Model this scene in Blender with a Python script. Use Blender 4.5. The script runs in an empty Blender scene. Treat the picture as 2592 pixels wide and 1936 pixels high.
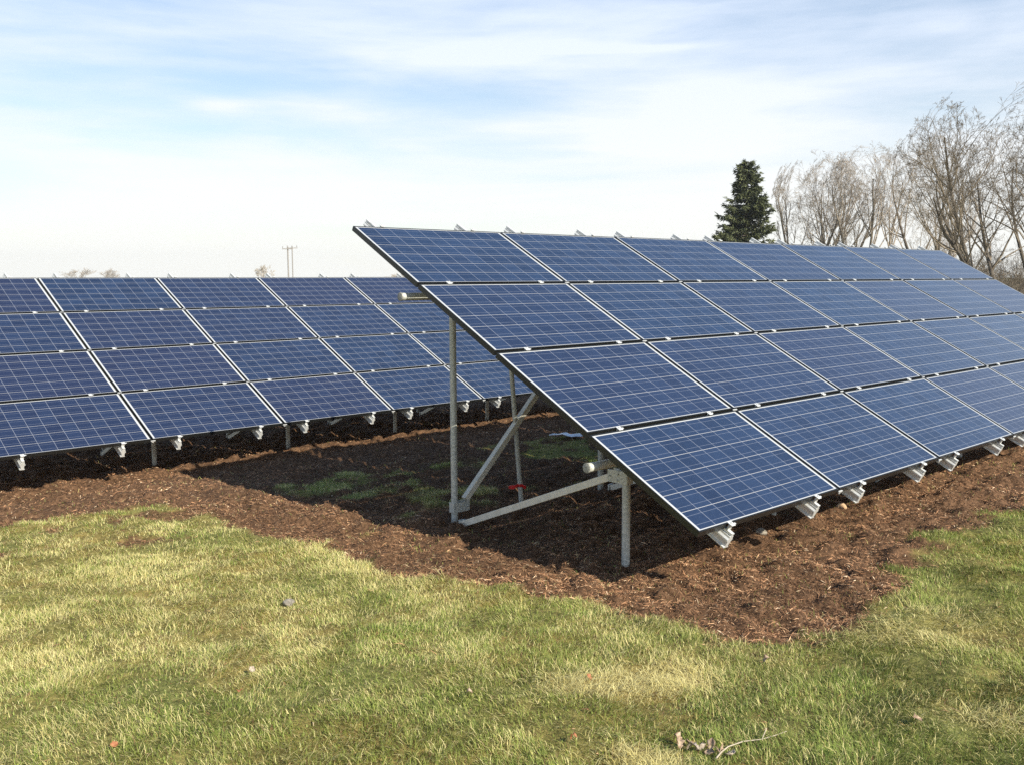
import bpy, math, random
import numpy as np
from mathutils import Vector, Matrix
R = math.radians
random.seed(7)
rng = np.random.default_rng(11)
scene = bpy.context.scene
col = scene.collection
CAMZ = 1.8

# ------------------------------------------------------------------ camera
cam_d = bpy.data.cameras.new("camera"); cam = bpy.data.objects.new("camera", cam_d); col.objects.link(cam)
cam_d.sensor_width = 36; cam_d.lens = 2391.8/2592*36
cam_d.clip_start = 0.05; cam_d.clip_end = 6000
PITCH, ROLL = R(6.227), R(-0.233)
cp, sp, cr, sr = math.cos(PITCH), math.sin(PITCH), math.cos(ROLL), math.sin(ROLL)
Fv = Vector((0, cp, -sp)); U0 = Vector((0, sp, cp)); R0 = Vector((1, 0, 0))
Rv = cr*R0 + sr*U0; Uv = -sr*R0 + cr*U0
m = Matrix((Rv, Uv, -Fv)).transposed().to_4x4(); m.translation = (0, 0, CAMZ)
cam.matrix_world = m
scene.camera = cam

# ------------------------------------------------------------------ world: sky with thin cirrus
SUN_AZ, SUN_EL = R(139), R(33)          # clockwise from +Y
w = bpy.data.worlds.new("World"); scene.world = w; w.use_nodes = True
nt = w.node_tree; nt.nodes.clear()
def N(t, typ, **k):
    n = t.nodes.new(typ)
    for a, b in k.items(): setattr(n, a, b)
    return n
def mth(t, op, a, b=None, c=None, clamp=False):
    n = t.nodes.new('ShaderNodeMath'); n.operation = op; n.use_clamp = clamp
    for i, v in enumerate((a, b, c)):
        if v is None: continue
        if isinstance(v, (int, float)): n.inputs[i].default_value = v
        else: t.links.new(v, n.inputs[i])
    return n.outputs[0]
def mixc(t, f, a, b, blend='MIX'):
    n = t.nodes.new('ShaderNodeMix'); n.data_type = 'RGBA'; n.blend_type = blend
    for i, v in ((0, f), (6, a), (7, b)):
        if isinstance(v, (int, float)): n.inputs[i].default_value = v
        elif isinstance(v, tuple): n.inputs[i].default_value = (*v, 1)
        else: t.links.new(v, n.inputs[i])
    return n.outputs[2]
def smooth(t, v, lo, hi):
    n = t.nodes.new('ShaderNodeMapRange'); n.interpolation_type = 'SMOOTHSTEP'
    n.inputs[1].default_value = lo; n.inputs[2].default_value = hi
    t.links.new(v, n.inputs[0]); return n.outputs[0]
sky = N(nt, 'ShaderNodeTexSky', sky_type='NISHITA', sun_disc=False)
sky.sun_elevation = SUN_EL; sky.sun_rotation = SUN_AZ
sky.air_density = 1.15; sky.dust_density = .5; sky.ozone_density = 3.0
tc = N(nt, 'ShaderNodeTexCoord')
sep = N(nt, 'ShaderNodeSeparateXYZ'); nt.links.new(tc.outputs['Generated'], sep.inputs[0])
def stretched(sx, sy, sz, tilt, loc=(0, 0, 0)):
    mp = N(nt, 'ShaderNodeMapping'); mp.inputs['Scale'].default_value = (sx, sy, sz)
    mp.inputs['Rotation'].default_value = (0, tilt, 0); mp.inputs['Location'].default_value = loc
    nt.links.new(tc.outputs['Generated'], mp.inputs[0]); return mp.outputs[0]
n1 = N(nt, 'ShaderNodeTexNoise'); n1.inputs['Scale'].default_value = 1; n1.inputs['Detail'].default_value = 7
n1.inputs['Roughness'].default_value = .52; n1.inputs['Distortion'].default_value = .4
nt.links.new(stretched(2.4, 2.4, 13, R(-2), (1.7, 6.3, 4.1)), n1.inputs['Vector'])
n2 = N(nt, 'ShaderNodeTexNoise'); n2.inputs['Scale'].default_value = 1; n2.inputs['Detail'].default_value = 8
n2.inputs['Roughness'].default_value = .6
nt.links.new(stretched(5, 5, 46, R(-4), (2, 7, 1)), n2.inputs['Vector'])
el = sep.outputs[2]
cov = mth(nt, 'ADD', mth(nt, 'MULTIPLY', n1.outputs[0], 1.0), mth(nt, 'MULTIPLY', n2.outputs[0], .28))
# more veil towards the horizon, open blue overhead
bias = mth(nt, 'MULTIPLY', mth(nt, 'SUBTRACT', .150, el), 1.0)
cov = mth(nt, 'ADD', cov, bias)
cl = smooth(nt, cov, .41, .83)
cl = mth(nt, 'ADD', mth(nt, 'MULTIPLY', cl, .76), .235)
hx = mth(nt, 'DIVIDE', sep.outputs[0], mth(nt, 'MAXIMUM', sep.outputs[1], .05))
fwd = mth(nt, 'GREATER_THAN', sep.outputs[1], .1)
def wisp(x0, sx_, z0_, sz_, amp, slope=0.0):
    a = mth(nt, 'DIVIDE', mth(nt, 'SUBTRACT', hx, x0), sx_)
    b_ = mth(nt, 'DIVIDE', mth(nt, 'SUBTRACT', el, mth(nt, 'ADD', z0_, mth(nt, 'MULTIPLY', mth(nt, 'SUBTRACT', hx, x0), slope))), sz_)
    e = mth(nt, 'EXPONENT', mth(nt, 'MULTIPLY', mth(nt, 'ADD', mth(nt, 'MULTIPLY', a, a), mth(nt, 'MULTIPLY', b_, b_)), -1.0))
    return mth(nt, 'MULTIPLY', mth(nt, 'MULTIPLY', e, mth(nt, 'MULTIPLY', mth(nt, 'ADD', n2.outputs[0], .35), amp)), fwd)
for q_ in ((-.300, .030, .168, .0065, .60), (-.22, .10, .169, .010, .35), (.10, .11, .226, .0035, .45, .01), (-.02, .16, .225, .014, .35), (-.05, .26, .150, .022, .32), (.16, .10, .180, .016, .25)):
    cl = mth(nt, 'ADD', cl, wisp(*q_))
cl = mth(nt, 'MINIMUM', cl, 1.0)
fall = mth(nt, 'SUBTRACT', 1.0, smooth(nt, el, .24, .45))
cl = mth(nt, 'MULTIPLY', cl, mth(nt, 'ADD', mth(nt, 'MULTIPLY', fall, .93), .04))
ccol = mixc(nt, smooth(nt, el, 0.0, .30), (7.25, 7.25, 6.9), (5.9, 6.55, 7.7))
skyc = mixc(nt, cl, sky.outputs[0], ccol)
bg = N(nt, 'ShaderNodeBackground'); bg.inputs[1].default_value = 0.1
nt.links.new(skyc, bg.inputs[0])
out = N(nt, 'ShaderNodeOutputWorld'); nt.links.new(bg.outputs[0], out.inputs[0])

# ------------------------------------------------------------------ sun
sd = bpy.data.lights.new("sun", 'SUN'); sd.energy = 5.0; sd.angle = R(0.5); sd.color = (1, .94, .81)
so = bpy.data.objects.new("sun", sd); col.objects.link(so)
sdir = Vector((math.sin(SUN_AZ)*math.cos(SUN_EL), math.cos(SUN_AZ)*math.cos(SUN_EL), math.sin(SUN_EL)))
so.rotation_euler = sdir.to_track_quat('Z', 'Y').to_euler(); so.location = (6, -6, 9)
scene.view_settings.view_transform = 'Standard'; scene.view_settings.look = 'None'
scene.view_settings.exposure = 0.58; scene.view_settings.gamma = 1
scene.cycles.use_denoising = False; scene.cycles.max_bounces = 6; scene.cycles.diffuse_bounces = 3; scene.cycles.glossy_bounces = 3
scene.cycles.transparent_max_bounces = 6

# ------------------------------------------------------------------ geometry of the place (fitted to the photograph)
A1 = dict(o=np.array([-1.3321, 7.9761, 0.4522+CAMZ]), yaw=R(43.13), tilt=R(28.50))
A2 = dict(o=np.array([-6.5208, 13.0505, 0.0498+CAMZ]), yaw=R(43.76), tilt=R(26.65))
U1 = np.array([math.cos(A1['yaw']), math.sin(A1['yaw'])]); V1 = np.array([math.sin(A1['yaw']), -math.cos(A1['yaw'])])
PW, PH = 1.665, 1.010
def uv_of(x, y):
    dx = x-A1['o'][0]; dy = y-A1['o'][1]
    return dx*U1[0]+dy*U1[1], dx*V1[0]+dy*V1[1]
def xy_of(u, v): return A1['o'][0]+U1[0]*u+V1[0]*v, A1['o'][1]+U1[1]*u+V1[1]*v

def hashn(ix, iy, seed):
    h = (ix.astype(np.int64)*374761393 + iy.astype(np.int64)*668265263 + seed*974711) & 0xffffffff
    h = ((h ^ (h >> 13))*1274126177) & 0xffffffff
    h = h ^ (h >> 16)
    return (h & 0xffffff)/float(0xffffff)
def vnoise(x, y, s, seed=0):
    x = np.asarray(x, float)/s + 1000; y = np.asarray(y, float)/s + 1000
    ix = np.floor(x); iy = np.floor(y); fx = x-ix; fy = y-iy
    fx = fx*fx*fx*(fx*(fx*6-15)+10); fy = fy*fy*fy*(fy*(fy*6-15)+10)
    a = hashn(ix, iy, seed); b = hashn(ix+1, iy, seed); c = hashn(ix, iy+1, seed); d = hashn(ix+1, iy+1, seed)
    return (a*(1-fx)+b*fx)*(1-fy)+(c*(1-fx)+d*fx)*fy
def fbm(x, y, s, seed=0, o=3):
    t = 0; a = 1; n = 0
    for k in range(o):
        t = t+a*vnoise(x, y, s/2**k, seed+k*17); n += a; a *= .5
    return t/n
def sst(v, a, b):
    t = np.clip((v-a)/(b-a), 0, 1); return t*t*(3-2*t)

def mulch_mask(x, y):
    u, v = uv_of(x, y)
    e = (fbm(x, y, .75, 5)-.5)*1.0 + (vnoise(x, y, .13, 9)-.5)*.24
    fr = 4.06 + .10*np.sin(u*1.7) + (fbm(u, v*0, 1.3, 77)-.5)*.5      # front edge of strip one
    lf = -.58 - .10*np.sin(v*1.6)
    d1 = np.minimum(np.minimum(u-lf, fr-v), v-(.25))
    s1 = sst(d1+e*.6, -.10, .06)
    d2 = np.minimum((-2.25+.10*np.sin(u*.9+1))-v, v+8.2)
    s2 = sst(d2+e*.55, -.12, .10)
    mid = sst(np.minimum(np.minimum(u+.62, .4-v), v+2.7)+e*.6, -.1, .1)*sst(fbm(x, y, .6, 41)+.05*vnoise(x, y, .08, 3), .38, .50)
    strip = sst(np.minimum(np.minimum(u+.80, .30-u), np.minimum(v+2.6, .5-v))+e*.4, -.1, .1)
    spots = sst(fbm(x, y, .5, 61), .62, .72)*sst(-v, -.2, 1.1)*sst(v, -3.4, -2.2)*.85
    far = 1-sst(u, 13, 14.5)
    return np.clip(np.maximum(np.maximum(s1, s2), np.maximum(np.maximum(mid, strip), spots))*far, 0, 1)

def ground_base(x, y):
    u, v = uv_of(x, y)
    vc = np.clip(v, -12, 10)
    z = -2.05+.045*vc
    z = z - .12*sst(-v, 10, 40)
    return z+CAMZ
def ground_z(x, y, mk=None):
    x = np.asarray(x, float); y = np.asarray(y, float)
    if mk is None: mk = mulch_mask(x, y)
    near = 1-sst(np.hypot(x, y-8), 22, 40)
    z = ground_base(x, y)
    z = z + near*((fbm(x, y, 1.1, 21)-.5)*.045 + (vnoise(x, y, .33, 22)-.5)*.03+(1-mk)*((vnoise(x, y, .13, 23)-.5)*.030))
    u, v = uv_of(x, y)
    cl_ = sst(vnoise(x, y, .16, 31)*.6+vnoise(x, y, .07, 32)*.4, .42, .85)
    z = z + near*mk*(-.026 + .055*cl_ + (vnoise(x, y, .055, 33)-.5)*.032 + (fbm(x, y, .4, 34)-.5)*.06)
    return z

# ------------------------------------------------------------------ materials
def mat(name, base=(.5, .5, .5), rough=.6, metal=0, spec=.5):
    mt = bpy.data.materials.new(name); mt.use_nodes = True
    b = mt.node_tree.nodes['Principled BSDF']
    b.inputs['Base Color'].default_value = (*base, 1); b.inputs['Roughness'].default_value = rough
    b.inputs['Metallic'].default_value = metal; b.inputs['Specular IOR Level'].default_value = spec
    return mt, mt.node_tree, b
def noise_col(t, scale, a, b, lo=.35, hi=.65, coord='Object', detail=4, rough=.6):
    c = N(t, 'ShaderNodeTexCoord'); n = N(t, 'ShaderNodeTexNoise')
    n.inputs['Scale'].default_value = scale; n.inputs['Detail'].default_value = detail; n.inputs['Roughness'].default_value = rough
    if coord == 'World':
        g = N(t, 'ShaderNodeNewGeometry'); t.links.new(g.outputs['Position'], n.inputs['Vector'])
    else: t.links.new(c.outputs[coord], n.inputs['Vector'])
    return mixc(t, smooth(t, n.outputs[0], lo, hi), a, b), n.outputs[0]
def bump(t, b, h, strength=.5, dist=.01):
    n = N(t, 'ShaderNodeBump'); n.inputs['Strength'].default_value = strength; n.inputs['Distance'].default_value = dist
    t.links.new(h, n.inputs['Height']); t.links.new(n.outputs[0], b.inputs['Normal'])

# photovoltaic cell sheet: 10 x 6 polycrystalline cells, busbars, white backsheet showing between them
m_cell, t, b = mat('blue_cells', rough=.42, spec=.3)
tcn = N(t, 'ShaderNodeTexCoord'); sx = N(t, 'ShaderNodeSeparateXYZ'); t.links.new(tcn.outputs['Object'], sx.inputs[0])
X, Y = sx.outputs[0], sx.outputs[1]
cx = mth(t, 'DIVIDE', mth(t, 'SUBTRACT', X, .0325), .1585); cy = mth(t, 'DIVIDE', mth(t, 'SUBTRACT', Y, .0180), .1582)
fx = mth(t, 'FRACT', cx); fy = mth(t, 'FRACT', cy)
gx = mth(t, 'LESS_THAN', mth(t, 'ABSOLUTE', mth(t, 'SUBTRACT', fx, .5)), .5-.0105)
gy = mth(t, 'LESS_THAN', mth(t, 'ABSOLUTE', mth(t, 'SUBTRACT', fy, .5)), .5-.0135)
inx = mth(t, 'MULTIPLY', mth(t, 'GREATER_THAN', cx, 0.0), mth(t, 'LESS_THAN', cx, 10.0))
iny = mth(t, 'MULTIPLY', mth(t, 'GREATER_THAN', cy, 0.0), mth(t, 'LESS_THAN', cy, 6.0))
cell = mth(t, 'MULTIPLY', mth(t, 'MULTIPLY', gx, gy), mth(t, 'MULTIPLY', inx, iny))
bus = mth(t, 'LESS_THAN', mth(t, 'ABSOLUTE', mth(t, 'SUBTRACT', mth(t, 'ABSOLUTE', mth(t, 'SUBTRACT', fy, .5)), .25)), .0065)
bus = mth(t, 'MULTIPLY', bus, inx)
oi = N(t, 'ShaderNodeObjectInfo')
vor = N(t, 'ShaderNodeTexVoronoi'); vor.inputs['Scale'].default_value = 55; t.links.new(tcn.outputs['Object'], vor.inputs['Vector'])
idv = N(t, 'ShaderNodeCombineXYZ'); t.links.new(mth(t, 'FLOOR', cx), idv.inputs[0]); t.links.new(mth(t, 'FLOOR', cy), idv.inputs[1])
t.links.new(mth(t, 'MULTIPLY', oi.outputs['Random'], 50), idv.inputs[2])
wn = N(t, 'ShaderNodeTexWhiteNoise'); t.links.new(idv.outputs[0], wn.inputs['Vector'])
vs = N(t, 'ShaderNodeSeparateColor'); t.links.new(vor.outputs['Color'], vs.inputs[0])
k = mth(t, 'ADD', mth(t, 'MULTIPLY', vs.outputs[0], .30), mth(t, 'MULTIPLY', wn.outputs[0], .62))
c1 = mixc(t, k, (.0085, .018, .048), (.020, .039, .090))
c2 = mixc(t, mth(t, 'MULTIPLY', mth(t, 'POWER', oi.outputs['Random'], 1.6), .60), c1, (.019, .021, .054))
bord = mth(t, 'MULTIPLY', mth(t, 'MULTIPLY', mth(t, 'GREATER_THAN', cx, -.008), mth(t, 'LESS_THAN', cx, 10.0)), mth(t, 'MULTIPLY', mth(t, 'GREATER_THAN', cy, -.008), mth(t, 'LESS_THAN', cy, 6.0)))
white = mixc(t, bord, (.52, .53, .53), mixc(t, gx, (.27, .29, .34), (.40, .40, .40)))
c3 = mixc(t, mth(t, 'MULTIPLY', bus, .42), c2, (.42, .45, .52))
c4 = mixc(t, cell, white, c3)
t.links.new(c4, b.inputs['Base Color'])
b.inputs['Coat Weight'].default_value = .85; b.inputs['Coat Roughness'].default_value = .16; b.inputs['Coat IOR'].default_value = 1.5
m_back, _, _ = mat('white_backsheet', (.55, .56, .56), .5)
m_frame, t, b = mat('dark_anodised_frame', (.05, .052, .05), .34, .75)
# galvanised and raw metals
m_galv, t, b = mat('galvanised_steel', (.6, .6, .55), .45, .15)
cg, h = noise_col(t, 60, (.42, .43, .38), (.68, .68, .61), .3, .7); t.links.new(cg, b.inputs['Base Color']); bump(t, b, h, .12, .002)
m_alu, t, b = mat('mill_aluminium', (.66, .66, .64), .4, .35)
cg, h = noise_col(t, 35, (.64, .64, .61), (.80, .80, .77), .3, .7); t.links.new(cg, b.inputs['Base Color'])
m_cap, t, b = mat('dusty_end_cap', (.6, .6, .56), .7, .2)
cg, h = noise_col(t, 90, (.20, .19, .16), (.44, .43, .38)); t.links.new(cg, b.inputs['Base Color'])
m_tube, t, b = mat('square_steel_tube', (.5, .49, .44), .5, .08)
cg, h = noise_col(t, 18, (.72, .67, .54), (.84, .79, .66), .3, .7); t.links.new(cg, b.inputs['Base Color'])

# ------------------------------------------------------------------ mesh helpers
def mesh_np(name, verts, faces, material=None, smooth_=False, attrs=None, parent=None):
    me = bpy.data.meshes.new(name)
    verts = np.asarray(verts, np.float32)
    if isinstance(faces, np.ndarray):
        n, k = faces.shape
        me.vertices.add(len(verts)); me.vertices.foreach_set('co', verts.ravel())
        me.loops.add(n*k); me.loops.foreach_set('vertex_index', faces.astype(np.int32).ravel())
        me.polygons.add(n); me.polygons.foreach_set('loop_start', np.arange(0, n*k, k, dtype=np.int32))
        me.update(calc_edges=True)
    else:
        me.from_pydata(verts.tolist(), [], faces)
    if smooth_: me.polygons.foreach_set('use_smooth', np.ones(len(me.polygons), bool))
    for an, av in (attrs or {}).items():
        if av.ndim == 2:
            a = me.color_attributes.new(an, 'FLOAT_COLOR', 'POINT')
            a.data.foreach_set('color', np.concatenate([av, np.ones((len(av), 1))], 1).astype(np.float32).ravel())
        else:
            a = me.attributes.new(an, 'FLOAT', 'POINT'); a.data.foreach_set('value', av.astype(np.float32))
    me.validate(); me.update()
    o = bpy.data.objects.new(name, me); col.objects.link(o)
    if material:
        for q in (material if isinstance(material, (list, tuple)) else [material]): me.materials.append(q)
    if parent: o.parent = parent
    return o
def tag(o, label=None, cat=None, group=None, kind=None):
    if label: o['label'] = label
    if cat: o['category'] = cat
    if group: o['group'] = group
    if kind: o['kind'] = kind
    return o
class MB:
    def __init__(s): s.v = []; s.f = []; s.mi = []
    def add(s, v, f, mi=0):
        k = len(s.v); s.v += [tuple(p) for p in v]; s.f += [[i+k for i in q] for q in f]; s.mi += [mi]*len(f)
    def box(s, c, d, M=None, mi=0):
        P = [Vector((c[0]+sx*d[0]/2, c[1]+sy*d[1]/2, c[2]+sz*d[2]/2)) for sx in (-1, 1) for sy in (-1, 1) for sz in (-1, 1)]
        if M is not None: P = [M @ p for p in P]
        s.add(P, [(0, 1, 3, 2), (4, 6, 7, 5), (0, 4, 5, 1), (2, 3, 7, 6), (0, 2, 6, 4), (1, 5, 7, 3)], mi)
    def prism(s, prof, p0, p1, xdir, M=None, mi=0):
        """profile points (a,b) swept p0->p1; a along xdir, b along the other normal"""
        p0 = Vector(p0); p1 = Vector(p1); d = (p1-p0).normalized(); xd = Vector(xdir); xd = (xd-d*xd.dot(d)).normalized(); yd = d.cross(xd)
        n = len(prof); A = [p0+xd*a+yd*b_ for a, b_ in prof]; B = [p1+xd*a+yd*b_ for a, b_ in prof]
        f = [(i, (i+1) % n, n+(i+1) % n, n+i) for i in range(n)] + [tuple(reversed(range(n))), tuple(range(n, 2*n))]
        s.add(A+B, f, mi)
    def tube(s, p0, p1, r, n=20, mi=0, wob=0):
        prof = [(r*math.cos(2*math.pi*i/n), r*math.sin(2*math.pi*i/n)) for i in range(n)]
        d = (Vector(p1)-Vector(p0)).normalized()
        s.prism(prof, p0, p1, (1, 0, 0) if abs(d.x) < .8 else (0, 1, 0), mi=mi)
    def build(s, name, mt, parent=None, smooth_=False, bevel=0):
        me = bpy.data.meshes.new(name); me.from_pydata(s.v, [], s.f)
        mts = mt if isinstance(mt, (list, tuple)) else [mt]
        for q in mts: me.materials.append(q)
        me.polygons.foreach_set('material_index', s.mi)
        import bmesh
        bm = bmesh.new(); bm.from_mesh(me); bmesh.ops.recalc_face_normals(bm, faces=bm.faces)
        if bevel:
            bmesh.ops.bevel(bm, geom=[e for e in bm.edges if len(e.link_faces) == 2 and e.calc_face_angle(0) > .9], offset=bevel, segments=2, affect='EDGES', profile=.5)
        bm.to_mesh(me); bm.free()
        if smooth_:
            me.polygons.foreach_set('use_smooth', [True]*len(me.polygons))
            me.set_sharp_from_angle(angle=R(40))
        o = bpy.data.objects.new(name, me); col.objects.link(o)
        if parent: o.parent = parent
        return o
def empty(name, loc, rz=0):
    o = bpy.data.objects.new(name, None); o.location = loc; o.rotation_euler = (0, 0, rz); o.empty_display_size = .2
    col.objects.link(o); return o

# ------------------------------------------------------------------ ground sheet
def axis(lo, hi, step, far):
    a = list(np.arange(lo, hi+1e-6, step)); s = step; x = a[-1]
    while x < far: s *= 1.28; x += s; a.append(x)
    s = step; x = a[0]; pre = []
    while x > -far: s *= 1.28; x -= s; pre.append(x)
    return np.array(pre[::-1]+a)
gxs = axis(-6.5, 8.0, .035, 3000); gys = axis(2.2, 16.5, .035, 3000)
GX, GY = np.meshgrid(gxs, gys); fxs, fys = GX.ravel(), GY.ravel()
mk = mulch_mask(fxs, fys); gz = ground_z(fxs, fys, mk)
nx, ny = len(gxs), len(gys)
ii = (np.arange(ny-1)[:, None]*nx+np.arange(nx-1)[None]).ravel()
gf = np.stack([ii, ii+1, ii+nx+1, ii+nx], 1)
m_ground, t, b = mat('lawn_and_mulch_soil', rough=.95, spec=.15)
at = N(t, 'ShaderNodeAttribute', attribute_name='mulch')
soil, h1 = noise_col(t, 26, (.032, .018, .010), (.24, .135, .074), .3, .72, 'World', 8, .75)
thatch, h2 = noise_col(t, 14, (.085, .080, .026), (.36, .31, .115), .3, .7, 'World', 8, .75)
patch, _ = noise_col(t, .9, (1.25, .98, .80), (.72, .98, .70), .35, .68, 'World', 3, .5)
thatch = mixc(t, .6, thatch, patch, 'MULTIPLY')
t.links.new(mixc(t, at.outputs['Fac'], thatch, soil), b.inputs['Base Color'])
bump(t, b, h1, .9, .02)
ground = mesh_np('ground', np.stack([fxs, fys, gz], 1), gf, m_ground, True, {'mulch': mk})
tag(ground, kind='structure')

# ------------------------------------------------------------------ grass blades and shredded mulch (real geometry)
def in_view(x, y, margin=.22):
    return (np.abs(x) < (.545+margin)*np.abs(y)+.6) & (y > 2.6)
def scatter(n, lo, hi, ylo, yhi):
    return rng.uniform(lo, hi, n), rng.uniform(ylo, yhi, n)
def zones(den):
    """den: list of (d0,d1,per m2); area sampled by distance rings"""
    xs, ys, ds = [], [], []
    for d0, d1, per in den:
        W = .80*d1+.8
        n = int(per*2*W*(d1-d0*.75)); x = rng.uniform(-W, W, n); y = rng.uniform(d0*.75, d1, n)
        r = np.hypot(x, y); k_ = (r >= d0) & (r < d1) & in_view(x, y)
        xs.append(x[k_]); ys.append(y[k_]); ds.append(r[k_])
    return np.concatenate(xs), np.concatenate(ys), np.concatenate(ds)
x, y, d = zones([(2.8, 5.2, 20000), (5.2, 7.5, 13500), (7.5, 11, 6500), (11, 16, 1500), (16, 30, 260)])
mk = mulch_mask(x, y)
edge = mk+rng.normal(0, .24, len(x))
keep = (edge < .42) | (rng.random(len(x)) < .012)
clump = fbm(x, y, .22, 91)
keep &= rng.random(len(x)) < (.55+.7*sst(clump, .28, .62))
x, y, d, mk, clump = x[keep], y[keep], d[keep], mk[keep], clump[keep]
n = len(x); z0 = ground_z(x, y, mk)-.004
dry = .06+fbm(x, y, 1.25, 51, 3)*.48+fbm(x, y, .28, 52, 2)*.45                       # yellowed patches
u_, v_ = uv_of(x, y)
dry = dry+.17*sst(-x, -1.0, 3.2)-.10*sst(x, .2, 1.8)-.16*sst(-y, -5.2, -3.8)                                                 # strawier towards the left
dry = dry+.20*np.exp(-((x-.62)**2+(y-4.35)**2)/.10)+.22*np.exp(-((x-.40)**2/.22+(y-4.15)**2/.03))+.16*np.exp(-((x-2.1)**2/.2+(y-4.9)**2/.06))+.3*np.exp(-((x-.42)**2+(y-3.45)**2)/.02)
strawp = .75*np.exp(-((x-.74)**2/.05+(y-4.30)**2/.035))+.70*np.exp(-((x-.42)**2/.10+(y-4.25)**2/.018))+.6*np.exp(-((x-2.15)**2/.25+(y-4.75)**2/.04))+.8*np.exp(-((x-.52)**2+(y-3.42)**2)/.02)+.5*np.exp(-((x-2.0)**2/.1+(y-3.7)**2/.03))+.45*np.exp(-((x+.35)**2/.3+(y-6.3)**2/.05))
isdry = rng.random(n) < sst(dry, .36, .80)*.52+.15+.08*sst(-x, -.5, 2.5)+strawp
lie = np.minimum(strawp, 1)*isdry
Lb = (1+.9*lie)*np.where(isdry, rng.uniform(.018, .055, n), rng.uniform(.014, .044, n))*(.72+.55*sst(clump, .25, .72))*(1+.02*d)
broad = (~isdry) & (rng.random(n) < .05*sst(vnoise(x, y, .3, 63), .4, .7)*2)
Lb = np.where(broad, Lb*.6, Lb)
wb = np.where(broad, 3.4, 1)*rng.uniform(.0014, .0030, n)*(1+np.maximum(d-5, 0)*.13)
# flow direction: lies in swirls
ang = fbm(x, y, .6, 71)*11+rng.normal(0, 1.3, n)
lean = np.where(isdry, rng.uniform(.75, 1.45, n)+.5*lie, rng.uniform(.25, 1.2, n))
dx, dy = np.cos(ang), np.sin(ang); px, py = -dy, dx
h1_ = Lb*.5*np.cos(lean*.7); o1 = Lb*.5*np.sin(lean*.7)
h2_ = h1_+Lb*.5*np.cos(np.minimum(lean*1.25, 1.62)); o2_ = o1+Lb*.5*np.sin(np.minimum(lean*1.25, 1.62))
V = np.zeros((n, 5, 3))
V[:, 0] = np.stack([x-px*wb/2, y-py*wb/2, z0], 1); V[:, 1] = np.stack([x+px*wb/2, y+py*wb/2, z0], 1)
V[:, 2] = np.stack([x+dx*o1-px*wb*.45, y+dy*o1-py*wb*.45, z0+h1_], 1); V[:, 3] = np.stack([x+dx*o1+px*wb*.45, y+dy*o1+py*wb*.45, z0+h1_], 1)
V[:, 4] = np.stack([x+dx*o2_, y+dy*o2_, z0+h2_], 1)
base = (np.arange(n)*5)[:, None]
F = np.concatenate([base+np.array([0, 1, 3]), base+np.array([0, 3, 2]), base+np.array([2, 3, 4])])
g1 = np.array([.125, .185, .036]); g2 = np.array([.37, .44, .10]); s1_ = np.array([.58, .49, .17]); s2_ = np.array([.86, .77, .38]); br = np.array([.20, .12, .06])
r_ = rng.random((n, 1)); C = np.where(isdry[:, None], s1_*(1-r_)+s2_*r_, g1*(1-r_)+g2*r_)
hue = sst(fbm(x, y, .8, 55), .35, .65)[:, None]
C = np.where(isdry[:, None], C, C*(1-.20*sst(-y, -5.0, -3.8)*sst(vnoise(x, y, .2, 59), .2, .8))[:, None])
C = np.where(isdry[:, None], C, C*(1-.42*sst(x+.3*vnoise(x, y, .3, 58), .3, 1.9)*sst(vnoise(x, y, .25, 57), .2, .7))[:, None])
C = np.where(isdry[:, None], C, C*(1-hue*.28)+np.array([.34, .33, .09])*hue*.28)
C = np.where((rng.random(n) < .05)[:, None], br, C)
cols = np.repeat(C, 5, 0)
def foliage_mat(name, attr, rough=.6, trans=.25, spec=.25):
    mt, t, b = mat(name, rough=rough, spec=spec)
    a = N(t, 'ShaderNodeAttribute', attribute_name=attr); t.links.new(a.outputs['Color'], b.inputs['Base Color'])
    if trans:
        tr = N(t, 'ShaderNodeBsdfTranslucent'); t.links.new(a.outputs['Color'], tr.inputs[0])
        mx = N(t, 'ShaderNodeMixShader'); mx.inputs[0].default_value = trans
        t.links.new(b.outputs[0], mx.inputs[1]); t.links.new(tr.outputs[0], mx.inputs[2])
        t.links.new(mx.outputs[0], t.nodes['Material Output'].inputs[0])
    return mt
m_grass = foliage_mat('grass_blades', 'col')
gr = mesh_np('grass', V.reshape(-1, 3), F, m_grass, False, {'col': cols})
tag(gr, 'short patchy green and straw coloured lawn in the foreground and between the arrays', 'grass', kind='stuff')
print('grass blades', n)

x, y, d = zones([(3.2, 6.4, 10000), (6.4, 9.5, 5000), (9.5, 14, 1800), (14, 18, 350)])
mk = mulch_mask(x, y)
keep = (mk+rng.normal(0, .20, len(x)) > .5) | (rng.random(len(x)) < .012*np.exp(-0*x)*(mk > .01)) | (rng.random(len(x)) < .004)
x, y, d, mk = x[keep], y[keep], d[keep], mk[keep]
n = len(x); z0 = ground_z(x, y, mk)+rng.uniform(.000, .012, n)
big = rng.random(n) < .05
L_ = np.where(big, rng.uniform(.035, .075, n), rng.uniform(.008, .040, n)); W_ = np.where(big, rng.uniform(.003, .0065, n), rng.uniform(.0014, .0042, n))*(1+np.maximum(d-5, 0)*.10)
a = rng.uniform(0, 2*math.pi, n); pz = rng.normal(0, .32, n); rl = rng.normal(0, .6, n)
D = np.stack([np.cos(a)*np.cos(pz), np.sin(a)*np.cos(pz), np.sin(pz)], 1)
S = np.stack([-np.sin(a)*np.cos(rl), np.cos(a)*np.cos(rl), np.sin(rl)], 1)
Pc = np.stack([x, y, z0], 1); Nn = np.cross(D, S)*(L_*.12)[:, None]
V = np.zeros((n, 5, 3)); hl = (L_/2)[:, None]; hw = (W_/2)[:, None]
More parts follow.
